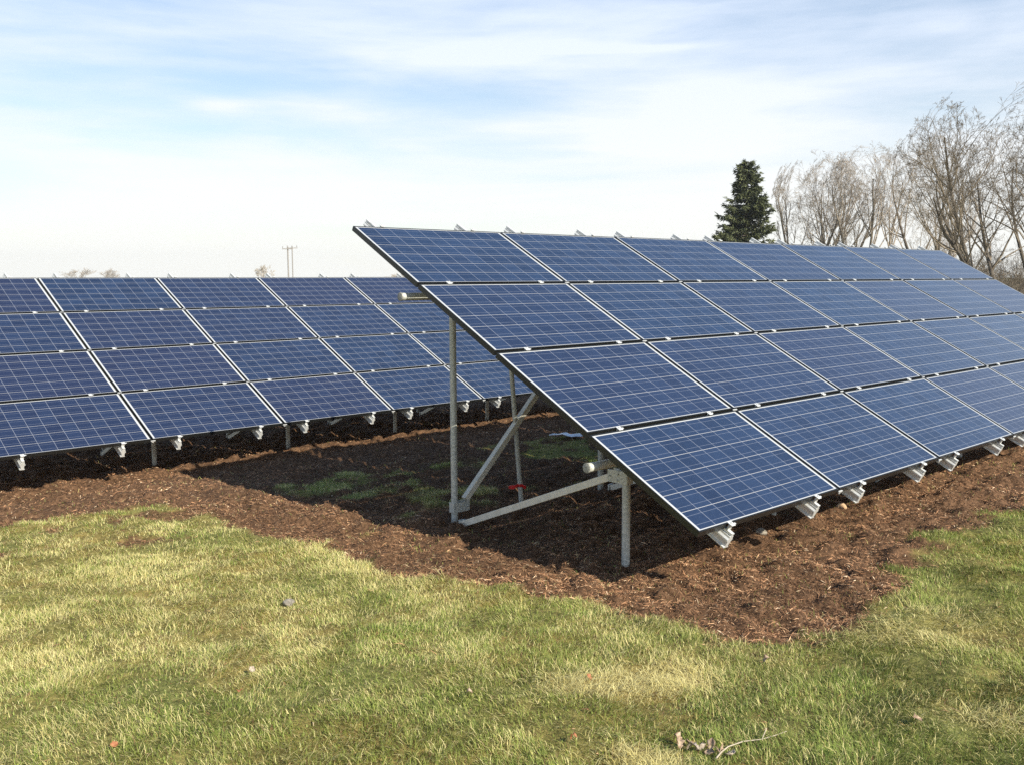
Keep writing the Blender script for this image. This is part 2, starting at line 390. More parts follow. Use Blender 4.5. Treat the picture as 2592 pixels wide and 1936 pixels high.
V[:, 0] = Pc-D*hl; V[:, 1] = Pc-S*hw+Nn; V[:, 2] = Pc+S*hw+Nn; V[:, 3] = Pc+D*hl-S*hw*.4; V[:, 4] = Pc+D*hl+S*hw*.4
base = (np.arange(n)*5)[:, None]
F = np.concatenate([base+np.array([0, 1, 2]), base+np.array([1, 3, 4]), base+np.array([1, 4, 2])])
r_ = rng.random((n, 1)); pal = rng.random(n)
C = np.array([.075, .037, .019])*(1-r_)+np.array([.38, .205, .108])*r_
C = np.where((pal > .86)[:, None], np.array([.50, .31, .175]), C); C = np.where((pal > .975)[:, None], np.array([.66, .50, .33]), C)
C = C*(.78+.66*sst(fbm(x, y, .45, 81), .3, .7))[:, None]*(1+.15*rng.normal(0, 1, (n, 1))).clip(.6, 1.5)
m_mulch = foliage_mat('bark_shreds', 'col', .85, 0, .15)
mu = mesh_np('mulch', V.reshape(-1, 3), F, m_mulch, False, {'col': np.repeat(C, 5, 0)})
tag(mu, 'shredded reddish brown bark mulch spread under and around the solar arrays', 'mulch', kind='stuff')
print('mulch', n)

# ------------------------------------------------------------------ solar arrays
def panel_meshes():
    w_, h_, th = 1.65, .985, .04
    mb = MB()
    # frame as one swept ring: outer wall, top lip, inner lip edge, underside flange
    prof = [(0, -th), (0, 0), (.010, 0), (.010, -.0045), (.006, -.0045), (.006, -.011), (.0022, -.011), (.0022, -.0375), (.026, -.0375), (.026, -th)]
    rings = []
    for a_, z_ in prof: rings.append([(a_, a_, z_), (w_-a_, a_, z_), (w_-a_, h_-a_, z_), (a_, h_-a_, z_)])
    v = [p for r in rings for p in r]; f = []; n_ = len(prof)
    for i in range(n_):
        j = (i+1) % n_
        for k_ in range(4): f.append((i*4+k_, i*4+(k_+1) % 4, j*4+(k_+1) % 4, j*4+k_))
    mb.add(v, f)
    fr = mb.build('solar_panel', m_frame)
    mb = MB(); a_ = .0095; z1, z0_ = -.0030, -.0075
    v = [(a_, a_, z0_), (w_-a_, a_, z0_), (w_-a_, h_-a_, z0_), (a_, h_-a_, z0_), (a_, a_, z1), (w_-a_, a_, z1), (w_-a_, h_-a_, z1), (a_, h_-a_, z1)]
    mb.add(v, [(4, 5, 6, 7)], 0)
    mb.add(v, [(0, 3, 2, 1), (0, 1, 5, 4), (1, 2, 6, 5), (2, 3, 7, 6), (3, 0, 4, 7)], 1)
    mb.box((w_/2, h_-.12, -.020), (.12, .10, .024), mi=1)     # junction box behind
    sh = mb.build('cell_sheet', [m_cell, m_back])
    return fr, sh
def clamp_mesh():
    mb = MB()
    mb.box((0, 0, .0025), (.040, .040, .004)); mb.box((0, 0, -.020), (.034, .012, .040))
    mb.tube((0, 0, .0046), (0, 0, .0125), .0075, 6); mb.box((.026, -.004, .002), (.022, .012, .003))
    return mb.build('clamp', m_alu, bevel=.0008)
RAILP = [(-.014, 0), (-.014, -.012), (-.006, -.012), (-.006, -.022), (-.018, -.022), (-.018, -.034), (-.027, -.046), (-.027, -.056), (-.019, -.060),
         (-.013, -.098), (-.024, -.104), (-.024, -.110), (.024, -.110), (.024, -.104), (.013, -.098), (.019, -.060), (.027, -.056), (.027, -.046), (.018, -.034), (.018, -.022), (.006, -.022), (.006, -.012), (.014, -.012), (.014, 0)]

def make_array(A, i0, i1, name, label, end_left, first):
    o0 = A['o']; gz0 = float(ground_z(o0[0], o0[1]))
    root = empty(name, (o0[0], o0[1], gz0), A['yaw'])
    tag(root, label, 'solar array', 'ground mounted solar arrays')
    ct, st = math.cos(A['tilt']), math.sin(A['tilt']); zt = o0[2]-gz0
    def pl(u, s, d): return Vector((u, -s*ct-d*st, zt-s*st+d*ct))
    Rt = Matrix.Rotation(A['tilt'], 4, 'X')
    def wxy(lx, ly):
        c, s = math.cos(A['yaw']), math.sin(A['yaw']); return o0[0]+c*lx-s*ly, o0[1]+s*lx+c*ly
    def gl(lx, ly): a_, b_ = wxy(lx, ly); return float(ground_z(a_, b_))-gz0
    # panels
    for i in range(i0, i1):
        for j in range(4):
            fr = PROTO[0].copy(); sh = PROTO[1].copy()
            for q in (fr, sh): col.objects.link(q)
            fr.parent = root; sh.parent = fr
            jit = random.uniform(-.0018, .0018); ja = random.uniform(-.0012, .0012)
            p = pl(i*PW+.0075, j*PH+.985+.0125, jit)
            fr.matrix_local = Matrix.Translation(p) @ Matrix.Rotation(A['tilt']+ja, 4, 'X')
    # rails, clamps
    off = (.31, 1.335)
    for i in range(i0, i1):
        for a_ in off:
            u = i*PW+a_
            mb = MB(); p0 = pl(u, -.165, -.041); p1 = pl(u, 4*PH+.045, -.041)
            mb.prism([(q[0], -q[1]) for q in RAILP], p0, p1, (1, 0, 0)) if False else None
            # profile in (x, normal): build directly
            n_ = len(RAILP); v = [pl(u+q[0], -.225, -.041+q[1]) for q in RAILP]+[pl(u+q[0], 4*PH+.045, -.041+q[1]) for q in RAILP]
            mb.add(v, [(k_, (k_+1) % n_, n_+(k_+1) % n_, n_+k_) for k_ in range(n_)]+[tuple(reversed(range(n_))), tuple(range(n_, 2*n_))])
            mb.build('rail', m_alu, root)
            for j in range(0, 5):
                c = PROTO[2].copy(); col.objects.link(c); c.parent = root
                sj = j*PH if 0 < j < 4 else (.0 if j == 0 else 4*PH)
                sj += {0: -.004, 4: .004}.get(j, 0)
                c.matrix_local = Matrix.Translation(pl(u, sj, .0026)) @ Rt
    for i in range(i0+1, i1):
        for j in range(1, 5):
            mb = MB(); M_ = Matrix.Translation(pl(i*PW+.008, j*PH-(.0 if j < 4 else -.0), -.006 if j < 4 else -.018)) @ Rt
            mb.box((0, 0, 0), (.052, .009, .010), M_); mb.box((.0, .0, -.012), (.018, .006, .020), M_)
            mb.build('grounding_clip', m_alu, root)
    # horizontal pipes
    sF, sR = (2.68/math.cos(R(28.5))), (.70/math.cos(R(28.5)))
    D_ = -.041-.110-.031
    def pipe_at(vh, u):   # centre height of pipe lying below rails at horizontal distance vh
        s = (vh - D_*st*-1*0)/ct; 
        # solve -s*ct - D*st = -vh
        s = (vh - D_*st)/ct
        return Vector((u, -vh, zt-s*st+D_*ct))
    vF, vR = 2.68, .70
    ua = i0*PW-(.02 if end_left else .02); ub = i1*PW+.05
    for vh in (vF, vR):
        mb = MB(); mb.tube(pipe_at(vh, ua), pipe_at(vh, ub), .0302, 28); pp = mb.build('support_pipe', m_galv, root, True)
        for s_, uu in ((-1, ua), (1, ub)):
            mb = MB(); mb.tube(pipe_at(vh, uu), pipe_at(vh, uu+s_*.012), .0335, 28)
            mb.build('end_cap', m_cap, pp, True, bevel=.002)
    # posts and braces
    def post(u, vh, label_=None, ubase=None, r=.0285):
        top = pipe_at(vh, u); ub_ = u if ubase is None else ubase
        g = gl(ub_, -vh); mb = MB()
        mb.tube((ub_, -vh, g-.25), (u, -vh, top.z-.022), r, 24)
        pst = mb.build('post', m_galv, root, True)
        mb = MB(); mb.tube((u-.001, -vh, top.z-.11), (u, -vh, top.z-.034), r+.006, 24); mb.tube((u-.045, -vh, top.z), (u+.045, -vh, top.z), .0365, 24)
        mb.build('pipe_tee', m_galv, pst, True)
        if label_: pst['label'] = label_
        return top, g
    def bracket(mb, p, axis_, s=1):
        """two cheek plates and bolts gripping a post at p, reaching along axis_"""
        ax = Vector(axis_).normalized(); sd_ = Vector((0, 0, 1)).cross(ax).normalized()
        M_ = Matrix((ax, sd_, Vector((0, 0, 1)))).transposed().to_4x4(); M_.translation = Vector(p)
        mb.box((.055, .031, 0), (.17, .0045, .085), M_); mb.box((.055, -.031, 0), (.17, .0045, .085), M_)
        mb.box((-.031, 0, 0), (.0045, .060, .085), M_)
        for a_, zz in ((.045, .02), (.045, -.022), (.115, 0.0)):
            q0 = M_ @ Vector((a_, -.045, zz)); q1 = M_ @ Vector((a_, .045, zz)); mb.tube(q0, q1, .0062, 6)
    def brace(p0, p1, up=(0, 0, 1)):
        mb = MB(); h_ = .0255
        mb.prism([(-h_, -h_), (h_, -h_), (h_, h_), (-h_, h_)], p0, p1, up)
        return mb.build('brace', m_tube, root, bevel=.003)
    us = A['posts']
    for k_, u in enumerate(us):
        tf, gf_ = post(u, vF); tr_, gr_ = post(u+.13, vR)
        if k_ in A['skipb']: continue
        # front-to-rear brace: from the head of the front post down to the foot of the rear post
        pf = Vector((u, -vF+.085, tf.z-.115)); pr = Vector((u+.03, -vR-.235, gl(u+.03, -vR-.235)+.030))
        br_ = brace(pf, pr)
        mb = MB(); bracket(mb, (u, -vF, tf.z-.12), (0, 1, 0)); mb.build('bracket', m_galv, br_, bevel=.0008)
        mb = MB(); M_ = Matrix.Translation(pr)
        dd = (pr-pf).normalized(); q = pr+dd*.02
        mb.box((q.x, q.y, q.z), (.062, .02, .08)); mb.build('bracket', m_galv, br_, bevel=.0008)
    for k_ in range(len(us)-1):
        if k_ not in A['longb']: continue
        u, u2 = us[k_]+.13, us[k_+1]+.13
        gr_ = gl(u, -vR); top = pipe_at(vR, u2)
        br_ = brace((u+.115, -vR, gr_+.165), (u2-.03, -vR, top.z-.07), (0, 1, 0))
        mb = MB(); bracket(mb, (u, -vR, gr_+.115), (1, 0, 0)); mb.build('bracket', m_galv, br_, bevel=.0008)
    if first:
        top = pipe_at(vR, 1.10); g = gl(1.285, -vR)
        mb = MB(); mb.tube((1.31, -vR, g-.25), (1.10, -vR, top.z-.02), .021, 20)
        pst = mb.build('post', m_galv, root, True); pst['label'] = 'thinner slightly leaning post carrying a red ribbon'
        # ribbon is its own thing
        fr_ = (.235-0)/(top.z-g)
        c = Matrix.Rotation(A['yaw'], 4, 'Z'); c.translation = Vector((o0[0], o0[1], gz0))
        return c @ Vector((1.285-.185*fr_, -vR, g+.235))
fr, sh = panel_meshes(); PROTO = (fr, sh, clamp_mesh())
A1['posts'] = [.37, 2.22, 4.07, 5.95, 7.8, 9.65, 11.3]; A1['skipb'] = []; A1['longb'] = [0, 3, 5]
A2['posts'] = [-3.25, -1.42, .40, 2.25, 4.05, 5.9, 7.8, 9.6]; A2['skipb'] = []; A2['longb'] = [0, 3, 6]
rib = make_array(A1, 0, 7, 'solar_array', 'nearer array of blue panels with its steel posts and braces open to view', True, True)
make_array(A2, -2, 6, 'solar_array', 'farther array of blue panels on low posts running behind to the left', False, False)
for q in PROTO: bpy.data.objects.remove(q)

# red ribbon knotted on the thin post
m_red, t, b = mat('red_ribbon', (.62, .012, .012), .5)
mb = MB(); mb.tube(rib-Vector((0, 0, .013)), rib+Vector((0, 0, .013)), .0245, 16)
rb_v = []
for s_, L0 in ((-1, .085), (1, .035)):
    for k_ in range(5):
        a_ = k_/4; c = rib+Vector((s_*(.022+L0*a_)*.95, -.03-.012*math.sin(a_*5), .002*math.sin(a_*9)-.018*a_))
        hgt = .009+.009*math.sin(a_*math.pi*.9); rb_v.append((c, hgt, s_))
for s_ in (-1, 1):
    q = [r for r in rb_v if r[2] == s_]
    for k_ in range(4):
        (c0, h0, _), (c1, h1x, _) = q[k_], q[k_+1]
        th = Vector((0, .003, 0))
        mb.add([c0-Vector((0, 0, h0))-th, c0+Vector((0, 0, h0))-th, c1+Vector((0, 0, h1x))-th, c1-Vector((0, 0, h1x))-th,
                c0-Vector((0, 0, h0))+th, c0+Vector((0, 0, h0))+th, c1+Vector((0, 0, h1x))+th, c1-Vector((0, 0, h1x))+th],
               [(0, 1, 2, 3), (7, 6, 5, 4), (0, 4, 5, 1), (1, 5, 6, 2), (2, 6, 7, 3), (3, 7, 4, 0)])
tag(mb.build('ribbon', m_red, None, True), 'red ribbon tied round the thin post under the nearer array', 'ribbon')

# ------------------------------------------------------------------ small things on the ground
def blob(name, px_, py_, size, mt, label, cat, seed, group=None, sink=.25):
    import bmesh
    bm = bmesh.new(); bmesh.ops.create_icosphere(bm, subdivisions=3, radius=1); r = random.Random(seed)
    ax = [Vector((r.uniform(-1, 1), r.uniform(-1, 1), r.uniform(-1, 1))).normalized() for _ in range(9)]
    for v in bm.verts:
        c = v.co.copy(); k_ = 1
        for a_ in ax:
            dd = c.dot(a_)
            if dd > .72: k_ -= (dd-.72)*.75
        v.co = Vector((c.x*size[0], c.y*size[1], c.z*size[2]))*k_
    me = bpy.data.meshes.new(name); bm.to_mesh(me); bm.free(); me.materials.append(mt)
    o = bpy.data.objects.new(name, me); col.objects.link(o)
    o.location = (px_, py_, float(ground_z(px_, py_))+size[2]*(1-2*sink)); o.rotation_euler = (0, 0, r.uniform(0, 3))
    return tag(o, label, cat, group)
m_rock, t, b = mat('tan_stone', rough=.9); c, h = noise_col(t, 30, (.42, .27, .15), (.62, .45, .28)); t.links.new(c, b.inputs['Base Color']); bump(t, b, h, .5, .004)
m_rock2, t, b = mat('grey_stone', rough=.9); c, h = noise_col(t, 30, (.16, .14, .11), (.34, .30, .24)); t.links.new(c, b.inputs['Base Color']); bump(t, b, h, .5, .004)
blob('rock', 2.78, 7.82, (.058, .045, .036), m_rock, 'tan rounded rock in sun on the mulch below the second panel', 'rock', 3)
blob('rock', 1.90, 7.05, (.045, .04, .035), m_rock2, 'grey brown rock at the shadow edge by the lowest panel corner', 'rock', 5)
blob('rock', -1.37, 5.60, (.040, .040, .030), m_rock2, 'pale clod of earth lying in the lawn at the left', 'clod', 8)

def leaf(px_, py_, L0, colr, seed, label, group=None):
    L0 *= .62; r = random.Random(seed); nseg = 7; vs = []; z_ = float(ground_z(px_, py_))+.030
    a_ = r.uniform(0, 6.28); tilt = Matrix.Rotation(a_, 3, 'Z') @ Matrix.Rotation(r.uniform(-.5, .5), 3, 'X') @ Matrix.Rotation(r.uniform(-.4, .4), 3, 'Y')
    curl = r.uniform(.5, 1.4); f = []
    for i in range(nseg+1):
        t_ = i/nseg; wd = L0*.36*math.sin(math.pi*min(1, t_*1.02+.02))**.8*(1+.35*math.sin(t_*17+seed)) + .0006
        for k_ in (-1, -.5, 0, .5, 1):
            yy = k_*wd; zz = curl*abs(yy)*.8+.012*math.sin(t_*4+seed)
            vs.append(tilt @ Vector(((t_-.5)*L0, yy, zz))+Vector((px_, py_, z_)))
    for i in range(nseg):
        for k_ in range(4): q = i*5+k_; f.append((q, q+1, q+6, q+5))
    me = bpy.data.meshes.new('dry_leaf'); me.from_pydata([tuple(v) for v in vs], [], f)
    me.polygons.foreach_set('use_smooth', [True]*len(f)); me.materials.append(colr)
    o = bpy.data.objects.new('dry_leaf', me); col.objects.link(o)
    so_ = o.modifiers.new('solid', 'SOLIDIFY'); so_.thickness = .0012
    return tag(o, label, 'leaf', group)
def leafmat(nm, a_, b_):
    mt, t, b = mat(nm, rough=.7); c, h = noise_col(t, 60, a_, b_); t.links.new(c, b.inputs['Base Color']); return mt
ml1 = leafmat('tan_leaf', (.20, .125, .075), (.46, .34, .23)); ml2 = leafmat('rust_leaf', (.26, .09, .035), (.42, .18, .08)); ml3 = leafmat('pale_leaf', (.28, .22, .16), (.48, .40, .31))
G_ = 'fallen leaves in the grass'
GC = 'crumpled tan leaves heaped at the bottom edge'
for k_, (a_, b_) in enumerate([(.66, 3.60), (.70, 3.57), (.735, 3.53), (.76, 3.49), (.80, 3.47), (.70, 3.52), (.655, 3.55), (.78, 3.55), (.83, 3.44)]):
    leaf(a_, b_, .062+.012*(k_ % 3), (ml1, ml1, ml3)[k_ % 3], 20+k_, 'crumpled tan leaf in the heap beside the pale stick', GC)
for q in [(-1.29, 4.49, .06, ml3, 41, 'pale curled leaf left of the middle of the lawn'), 
          (1.24, 4.45, .06, ml1, 43, 'tan curled leaf in the green grass at right'), (.24, 3.60, .05, ml2, 44, 'small rust red leaf near the bottom centre'),
          (-1.29, 4.27, .06, ml2, 45, 'rust brown leaf just below the pale curled one'), (.36, 4.28, .055, ml2, 46, 'orange brown leaf in the straw coloured patch'),
          (-1.65, 3.72, .07, ml2, 47, 'rust leaf low in the lawn at left'), (1.62, 3.62, .07, ml1, 48, 'tan leaf at the bottom right corner'),
          (-.2, 4.1, .05, ml1, 50, 'small tan leaf in the middle of the lawn')]:
    leaf(*q[:5], q[5], G_)
# pale stick
m_stick, t, b = mat('bleached_stick', (.46, .39, .29), .85)
pts = [(.77, 3.41), (.80, 3.46), (.835, 3.50), (.90, 3.53), (.98, 3.55), (1.04, 3.575), (1.09, 3.60)]
mb = MB()
P_ = [Vector((a_, b_, float(ground_z(a_, b_))+.026+.010*math.sin(i))) for i, (a_, b_) in enumerate(pts)]
for i in range(len(P_)-1): mb.tube(P_[i], P_[i+1]+(P_[i+1]-P_[i])*.02, max(.0032-.0004*i, .0012), 8)
mb.tube(P_[4], P_[4]+Vector((.03, .05, .02)), .0018, 6)
tag(mb.build('stick', m_stick, None, True), 'thin pale bent stick lying in the grass at the bottom edge', 'stick')
# scrap of white plastic in the shade
m_pl, t, b = mat('white_plastic', (.8, .84, .88), .3)
vs = []; f = []; r = random.Random(4); cx_, cy_ = .80, 12.66; zc = float(ground_z(cx_, cy_))
for i in range(11):
    for k_ in range(5):
        t_ = i/10; vs.append((cx_-.30+.60*t_, cy_+(k_-2)*.05*math.sin(math.pi*(t_*.9+.05))+.05*math.sin(t_*7), zc+.035+.030*r.random()))
for i in range(10):
    for k_ in range(4): q = i*5+k_; f.append((q, q+1, q+6, q+5))
me = bpy.data.meshes.new('plastic_scrap'); me.from_pydata(vs, [], f); me.materials.append(m_pl)
o = bpy.data.objects.new('plastic_scrap', me); col.objects.link(o); o.modifiers.new('solid', 'SOLIDIFY').thickness = .001
tag(o, 'white crumpled plastic scrap on the shaded grass between the arrays', 'plastic scrap')

# ------------------------------------------------------------------ trees
def tubes_mesh(chains, sides=4):
    V, F = [], []; k0 = 0
    for pts_, rad in chains:
        P = np.array(pts_); n_ = len(P); rr = np.array(rad)
        T = np.gradient(P, axis=0); T /= np.linalg.norm(T, axis=1)[:, None]+1e-9
        ref = np.array([.31, .95, .11]); A_ = np.cross(T, ref); A_ /= np.linalg.norm(A_, axis=1)[:, None]+1e-9; B_ = np.cross(T, A_)
        s_ = 3 if rr[0] < .03 else (4 if rr[0] < .08 else 7)
        an = np.arange(s_)*2*math.pi/s_
        ring = P[:, None]+rr[:, None, None]*(np.cos(an)[None, :, None]*A_[:, None]+np.sin(an)[None, :, None]*B_[:, None])
        V.append(ring.reshape(-1, 3))
        i_, j_ = np.meshgrid(np.arange(n_-1), np.arange(s_), indexing='ij'); i_ = i_.ravel(); j_ = j_.ravel(); jn = (j_+1) % s_
        F.append(np.stack([i_*s_+j_, i_*s_+jn, (i_+1)*s_+jn, (i_+1)*s_+j_], 1)+k0); k0 += n_*s_
    return np.concatenate(V), np.concatenate(F)
def bark(name, a_, b_):
    mt, t, b = mat(name, rough=.9, spec=.2); c, h = noise_col(t, 3, a_, b_, .3, .7, 'Object', 5); t.links.new(c, b.inputs['Base Color']); return mt
m_bark = bark('grey_bark', (.13, .105, .08), (.27, .235, .19)); m_twig = bark('twigs', (.33, .275, .22), (.52, .455, .38))
m_bark2 = bark('dark_bark', (.075, .062, .048), (.17, .145, .115)); m_twig2 = bark('dark_twigs', (.15, .12, .085), (.30, .25, .19))
def branch(rg, p, dr, L0, r0, lvl, out, up, maxl, dens):
    nseg = max(3, int(4+2*(maxl-lvl))) if lvl < maxl else 3
    P = [np.array(p)]; d_ = np.array(dr, float); d_ /= np.linalg.norm(d_)
    for i in range(nseg):
        d_ = d_+rg.normal(0, .055+.022*lvl, 3)+np.array([0, 0, up if lvl < 2 else 0]); d_ /= np.linalg.norm(d_); P.append(P[-1]+d_*L0/nseg)
    rad = [max(r0*(1-.82*i/nseg), .0045) for i in range(nseg+1)]
    out.append((P, rad, lvl))
    if lvl >= maxl: return
    nch = int(dens[lvl]*rg.uniform(.8, 1.2))
    for k_ in range(nch):
        t_ = rg.uniform(.22 if lvl else .3, 1)**.85; i = min(int(t_*nseg), nseg-1); q = P[i]+(P[i+1]-P[i])*(t_*nseg-i if t_ < 1 else 1)
        ax = P[i+1]-P[i]; ax /= np.linalg.norm(ax); rd = rg.normal(0, 1, 3); rd -= ax*rd.dot(ax); rd /= np.linalg.norm(rd)
        an = rg.uniform(.40, 1.0) if lvl == 0 else rg.uniform(.35, .95); nd = ax*math.cos(an)+rd*math.sin(an)+np.array([0, 0, .06])
        branch(rg, q, nd, L0*rg.uniform(.36, .62)*(1.15-.45*t_)*(.78 if lvl >= 2 else 1), max(rad[i]*.5, .005), lvl+1, out, up, maxl, dens)
def bare_tree(px_, Y, top_px, stems, label, seed, dark=False, zb=None, spread=.25, maxl=4, dens=(9, 7, 6, 4), lean=0, er=.22):
    X = (px_-1296)/2392*Y; gzb = float(ground_base(np.array(X), np.array(Y))) if zb is None else zb
    H = (707-top_px)/2392*Y+CAMZ-gzb
    root = empty('bare_tree', (X, Y, gzb)); tag(root, label, 'tree', 'leafless trees behind the arrays')
    rg = np.random.default_rng(seed); out = []
    for s_ in range(stems):
        a_ = 2*math.pi*(s_/stems)+rg.uniform(-.4, .4); k_ = spread*rg.uniform(.6, 1.25) if stems > 1 else .05
        dr = np.array([math.cos(a_)*k_+lean, math.sin(a_)*k_, 1.0])
        branch(rg, (math.cos(a_)*.12*(stems > 1), math.sin(a_)*.12*(stems > 1), -.2), dr, H*rg.uniform(.80, .95)*(.97 if s_ else 1), H*.0135, 0, out, .016, maxl, dens)
    hi = max(p[2] for c in out for p in c[0]); k_ = H/hi
    def env(q):      # crowns of these trees are rounded: draw stray tips back to the crown outline
        q = q*k_; cx_ = lean*.55*H; cz_ = .60*H
        r_ = math.sqrt(((q[0]-cx_)**2+q[1]**2)/(er*H)**2+max(0, (q[2]-cz_)/(.39*H))**2+(min(0, q[2]-cz_)/(.75*H))**2)
        if r_ > .75:
            g_ = (.75+(1-math.exp(-(r_-.75)*1.3))*.36)/r_
            return np.array([cx_+(q[0]-cx_)*g_, q[1]*g_, cz_+(q[2]-cz_)*g_])
        return q
    out = [([env(q) for q in c[0]], c[1], c[2]) for c in out]
    zt_ = max(p[2] for c in out for p in c[0]); out = [([q*H/zt_ for q in c[0]], c[1], c[2]) for c in out]
    tv, tf = tubes_mesh([(c[0], c[1]) for c in out if c[2] == 0]); mesh_np('trunk', tv, tf, m_bark2 if dark else m_bark, True, parent=root)
    tv, tf = tubes_mesh([(c[0], c[1]) for c in out if c[2] > 0]); mesh_np('branches', tv, tf, m_twig2 if dark else m_twig, True, parent=root)
    return root, out
bare_tree(2066, 66, 395, 6, 'wide pale leafless tree beside the spruce', 101, spread=.42, er=.26, dens=(10, 8, 7, 5))
bare_tree(2118, 64, 400, 2, 'twin stemmed leafless tree right of the wide pale one', 102, spread=.24, er=.22, dens=(10, 8, 7, 5))
bare_tree(2153, 63, 380, 1, 'slender straight leafless tree in the middle of the bare trees', 103, er=.17, dens=(17, 9, 7, 5))
bare_tree(2212, 62, 366, 2, 'leafless tree with a dark forked stem right of the slender one', 104, spread=.14, er=.19, dens=(11, 8, 7, 5))
bare_tree(2255, 64, 470, 1, 'low leafless tree leaning right between taller ones', 105, lean=.42, dens=(14, 8, 6, 4))
bare_tree(2345, 60, 340, 3, 'dense brown leafless tree left of the biggest tree', 106, spread=.26, er=.25, dens=(11, 8, 7, 5))
bare_tree(2400, 56, 470, 1, 'small brown leafless tree against the left side of the biggest tree', 107, spread=.25, er=.3, dens=(9, 8, 6, 4))
bare_tree(2545, 40, 236, 8, 'biggest dark leafless tree with spreading stems at the right edge', 108, dark=True, spread=.58, er=.52, dens=(11, 8, 7, 5))
bare_tree(2625, 46, 300, 3, 'dark leafless tree cut off by the right edge of the photo', 109, dark=True, spread=.2, er=.35, dens=(9, 7, 6, 4))

# brushwood behind the right end of the nearer array
def brush(px0, px1, Y, top, label, seed, nst):
    rg = np.random.default_rng(seed); out = []; gzb = float(ground_base(np.array(0.), np.array(Y*1.)))
    X0, X1 = (px0-1296)/2392*Y, (px1-1296)/2392*Y; H = (707-top)/2392*Y+CAMZ-gzb
    for s_ in range(nst):
        x_ = rg.uniform(X0, X1); dr = rg.normal(0, .35, 3)+np.array([0, 0, 1.0])
        branch(rg, (x_-X0, rg.uniform(-1.5, 1.5), -.1), dr, H*rg.uniform(.5, 1.0), .03, 2, out, .0, 4, (0, 0, 9, 6))
    tv, tf = tubes_mesh([(c[0], c[1]) for c in out]); o = mesh_np('brushwood', tv, tf, m_twig2, True); o.location = (X0, Y, gzb)
    return tag(o, label, 'brushwood', None, 'stuff')
brush(2360, 2800, 48, 640, 'dark tangled brushwood under the big trees at the right edge', 201, 420)
brush(2440, 2800, 36, 700, 'tall brown undergrowth in front of the big tree trunk at right', 202, 260)

# spruce
m_needle, t, b = mat('spruce_needles', rough=.7, spec=.2)
a_ = N(t, 'ShaderNodeAttribute', attribute_name='col'); t.links.new(a_.outputs['Color'], b.inputs['Base Color'])
def spruce(px_, Y, top, halfw, label, seed):
    X = (px_-1296)/2392*Y; gzb = float(ground_base(np.array(X), np.array(Y*1.)))
    H = (707-top)/2392*Y+CAMZ-gzb
    root = empty('spruce_tree', (X, Y, gzb)); tag(root, label, 'tree')
    rg = np.random.default_rng(seed)
    tv, tf = tubes_mesh([([(0, 0, -.2), (.05, 0, H*.5), (-.03, .02, H*.98)], [.2, .11, .02])]); mesh_np('trunk', tv, tf, m_bark2, True, parent=root)
    chains = []; Vq = []; Cq = []
    z_ = .5
    lump = rg.uniform(0, 6.28, 4)
    while z_ < H*.985:
        fr_ = z_/H; Lm = halfw*min(1, (1-fr_)*1.75+.06)**.72
        for k_ in range(int(5 if fr_ < .9 else 4)):
            an = rg.uniform(0, 2*math.pi)
            L0 = Lm*rg.uniform(.55, 1.12)*(1+.13*math.sin(an*2+z_*1.9+lump[0])+.10*math.sin(z_*3.1+lump[1]+an))
            dr = np.array([math.cos(an), math.sin(an)])
            P = []
            for i in range(6):
                s_ = i/5; zz = z_+(.20-.05*(1-fr_))*L0*s_*(1 if fr_ > .8 else .3)-.36*L0*s_**1.2*(1-fr_*.6)+.26*L0*s_**3
                P.append(np.array([dr[0]*L0*s_, dr[1]*L0*s_, zz]))
            chains.append((P, [.028*(1-.8*i/5)+.004 for i in range(6)]))
            m_ = int(30+75*L0)
            for _ in range(m_):
                s_ = rg.uniform(.08, 1)**.75; i = min(int(s_*5), 4); q = P[i]+(P[i+1]-P[i])*(s_*5-i)
                side = rg.normal(0, .17*(1.15-s_)*L0**.6+.03); q = q+np.array([-dr[1]*side, dr[0]*side, rg.uniform(-.16, .05)-abs(side)*.25])
                dd = np.array([dr[0]*.7-dr[1]*side*2+rg.normal(0, .3), dr[1]*.7+dr[0]*side*2+rg.normal(0, .3), rg.normal(-.15, .35)]); dd /= np.linalg.norm(dd)
                nn = np.cross(dd, rg.normal(0, 1, 3)); nn /= np.linalg.norm(nn)
                ln = rg.uniform(.12, .30); wd = rg.uniform(.02, .045)
                Vq.append([q-nn*wd, q+nn*wd, q+dd*ln+nn*wd*.35, q+dd*ln-nn*wd*.35])
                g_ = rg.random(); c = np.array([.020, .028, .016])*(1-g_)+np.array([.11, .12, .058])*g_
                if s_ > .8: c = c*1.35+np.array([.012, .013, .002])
                Cq.append(c)
        z_ += rg.uniform(.10, .17)
    tv, tf = tubes_mesh(chains); 
    br_ = mesh_np('branches', tv, tf, m_bark2, True, parent=root)
    Vq = np.array(Vq); nq = len(Vq)
    mesh_np('needles', Vq.reshape(-1, 3), np.arange(nq*4).reshape(-1, 4), m_needle, False, {'col': np.repeat(np.array(Cq), 4, 0)}, parent=br_)
    print('spruce quads', nq)
spruce(1883, 60, 416, 2.05, 'dark green spruce standing alone left of the leafless trees', 301)

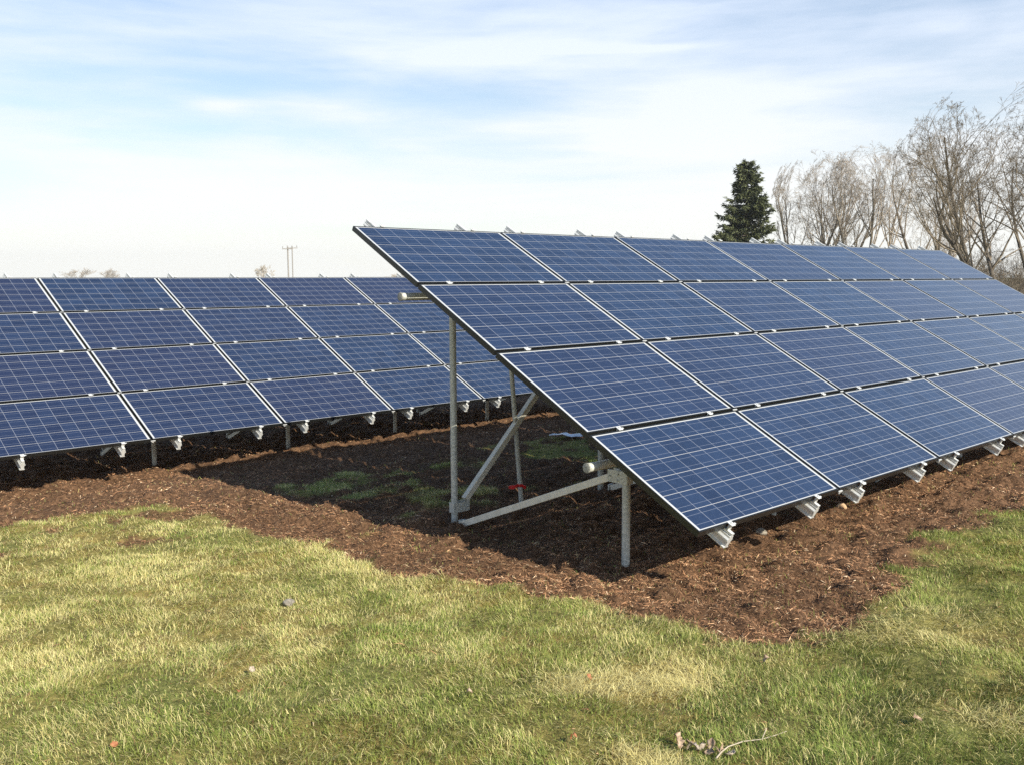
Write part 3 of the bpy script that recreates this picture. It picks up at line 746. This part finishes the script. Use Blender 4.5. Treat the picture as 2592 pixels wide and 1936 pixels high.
# far things on the left horizon
def far_tree(px_, Y, top, wpx, label, seed, mt):
    X = (px_-1296)/2392*Y; gzb = float(ground_base(np.array(X), np.array(Y*1.)))
    H = (707-top)/2392*Y+CAMZ-gzb; rg = np.random.default_rng(seed); out = []
    root = empty('bare_tree', (X, Y, gzb)); tag(root, label, 'tree', 'faint leafless trees on the left horizon')
    for s_ in range(3):
        a_ = s_*2.1+rg.uniform(0, 1)
        branch(rg, (0, 0, -.2), (math.cos(a_)*.3, math.sin(a_)*.3, 1), H*.8, H*.014, 0, out, .01, 3, (11, 8, 6))
    hi = max(p[2] for c in out for p in c[0]); wx = max(abs(p[0]) for c in out for p in c[0]); k_ = H/hi; kx = wpx/2392*Y/2/wx
    out = [([q*np.array([kx, kx, k_]) for q in c[0]], [max(r, .022) for r in c[1]], c[2]) for c in out]
    tv, tf = tubes_mesh([(c[0], c[1]) for c in out if c[2] == 0]); mesh_np('trunk', tv, tf, mt, True, parent=root)
    tv, tf = tubes_mesh([(c[0], c[1]) for c in out if c[2] > 0]); mesh_np('branches', tv, tf, mt, True, parent=root)
m_far_haze = bark('haze_paled_twigs', (.48, .42, .34), (.62, .55, .46))  # distance haze put into the colour: twigs paled for the far trees
far_tree(205, 330, 672, 85, 'faint grey leafless tree at far left, larger of the adjoining pair', 401, m_twig)
far_tree(285, 340, 674, 65, 'faint grey leafless tree at far left, smaller of the adjoining pair', 402, m_twig)
far_tree(668, 300, 668, 70, 'faint tan leafless tree beside the utility poles', 403, m_far_haze)
far_tree(1010, 320, 690, 70, 'faint leafless tree peeping over the far array beside the near one', 404, m_far_haze)
far_tree(60, 330, 697, 110, 'low faint tan scrub tree at the left edge of the horizon', 405, m_far_haze)

m_pole, t, b = mat('weathered_pole', (.27, .25, .23), .9)
def utility(px_, Y, top, label, wide, seed):
    X = (px_-1296)/2392*Y; gzb = float(ground_base(np.array(X), np.array(Y*1.)))
    H = (707-top)/2392*Y+CAMZ-gzb
    root = empty('utility_pole', (X, Y, gzb), R(seed)); tag(root, label, 'utility pole', 'pair of utility poles')
    mb = MB(); mb.tube((0, 0, -.3), (0, 0, H), wide, 12); mb.build('pole', m_pole, root, True)
    mb = MB(); mb.box((0, -wide-.1, H-.55), (2.6, .16, .2)); mb.build('crossarm', m_pole, root)
    for a_ in (-1.15, 1.15):
        mb = MB(); mb.tube((a_, -wide-.1, H-.41), (a_, -wide-.1, H+.1), .07, 8); mb.tube((a_, -wide-.1, H-.2), (a_, -wide-.1, H-.08), .11, 8); mb.build('insulator', m_pole, root)
utility(735, 230, 624, 'left and slightly lower of the two faint utility poles on the horizon', .17, 0)
utility(746, 236, 622, 'right and slimmer of the two faint utility poles on the horizon', .13, 12)

# ------------------------------------------------------------------ the air
m_haze = bpy.data.materials.new('air'); m_haze.use_nodes = True; t = m_haze.node_tree; t.nodes.clear()
pv = N(t, 'ShaderNodeVolumePrincipled'); pv.inputs['Color'].default_value = (.93, .96, 1, 1); pv.inputs['Density'].default_value = .0004; pv.inputs['Anisotropy'].default_value = .2
mo = N(t, 'ShaderNodeOutputMaterial'); t.links.new(pv.outputs[0], mo.inputs['Volume'])
mb = MB(); mb.box((0, 200, (20-3.5)/2), (1400, 900, 23.5)); tag(mb.build('haze', m_haze), kind='stuff')
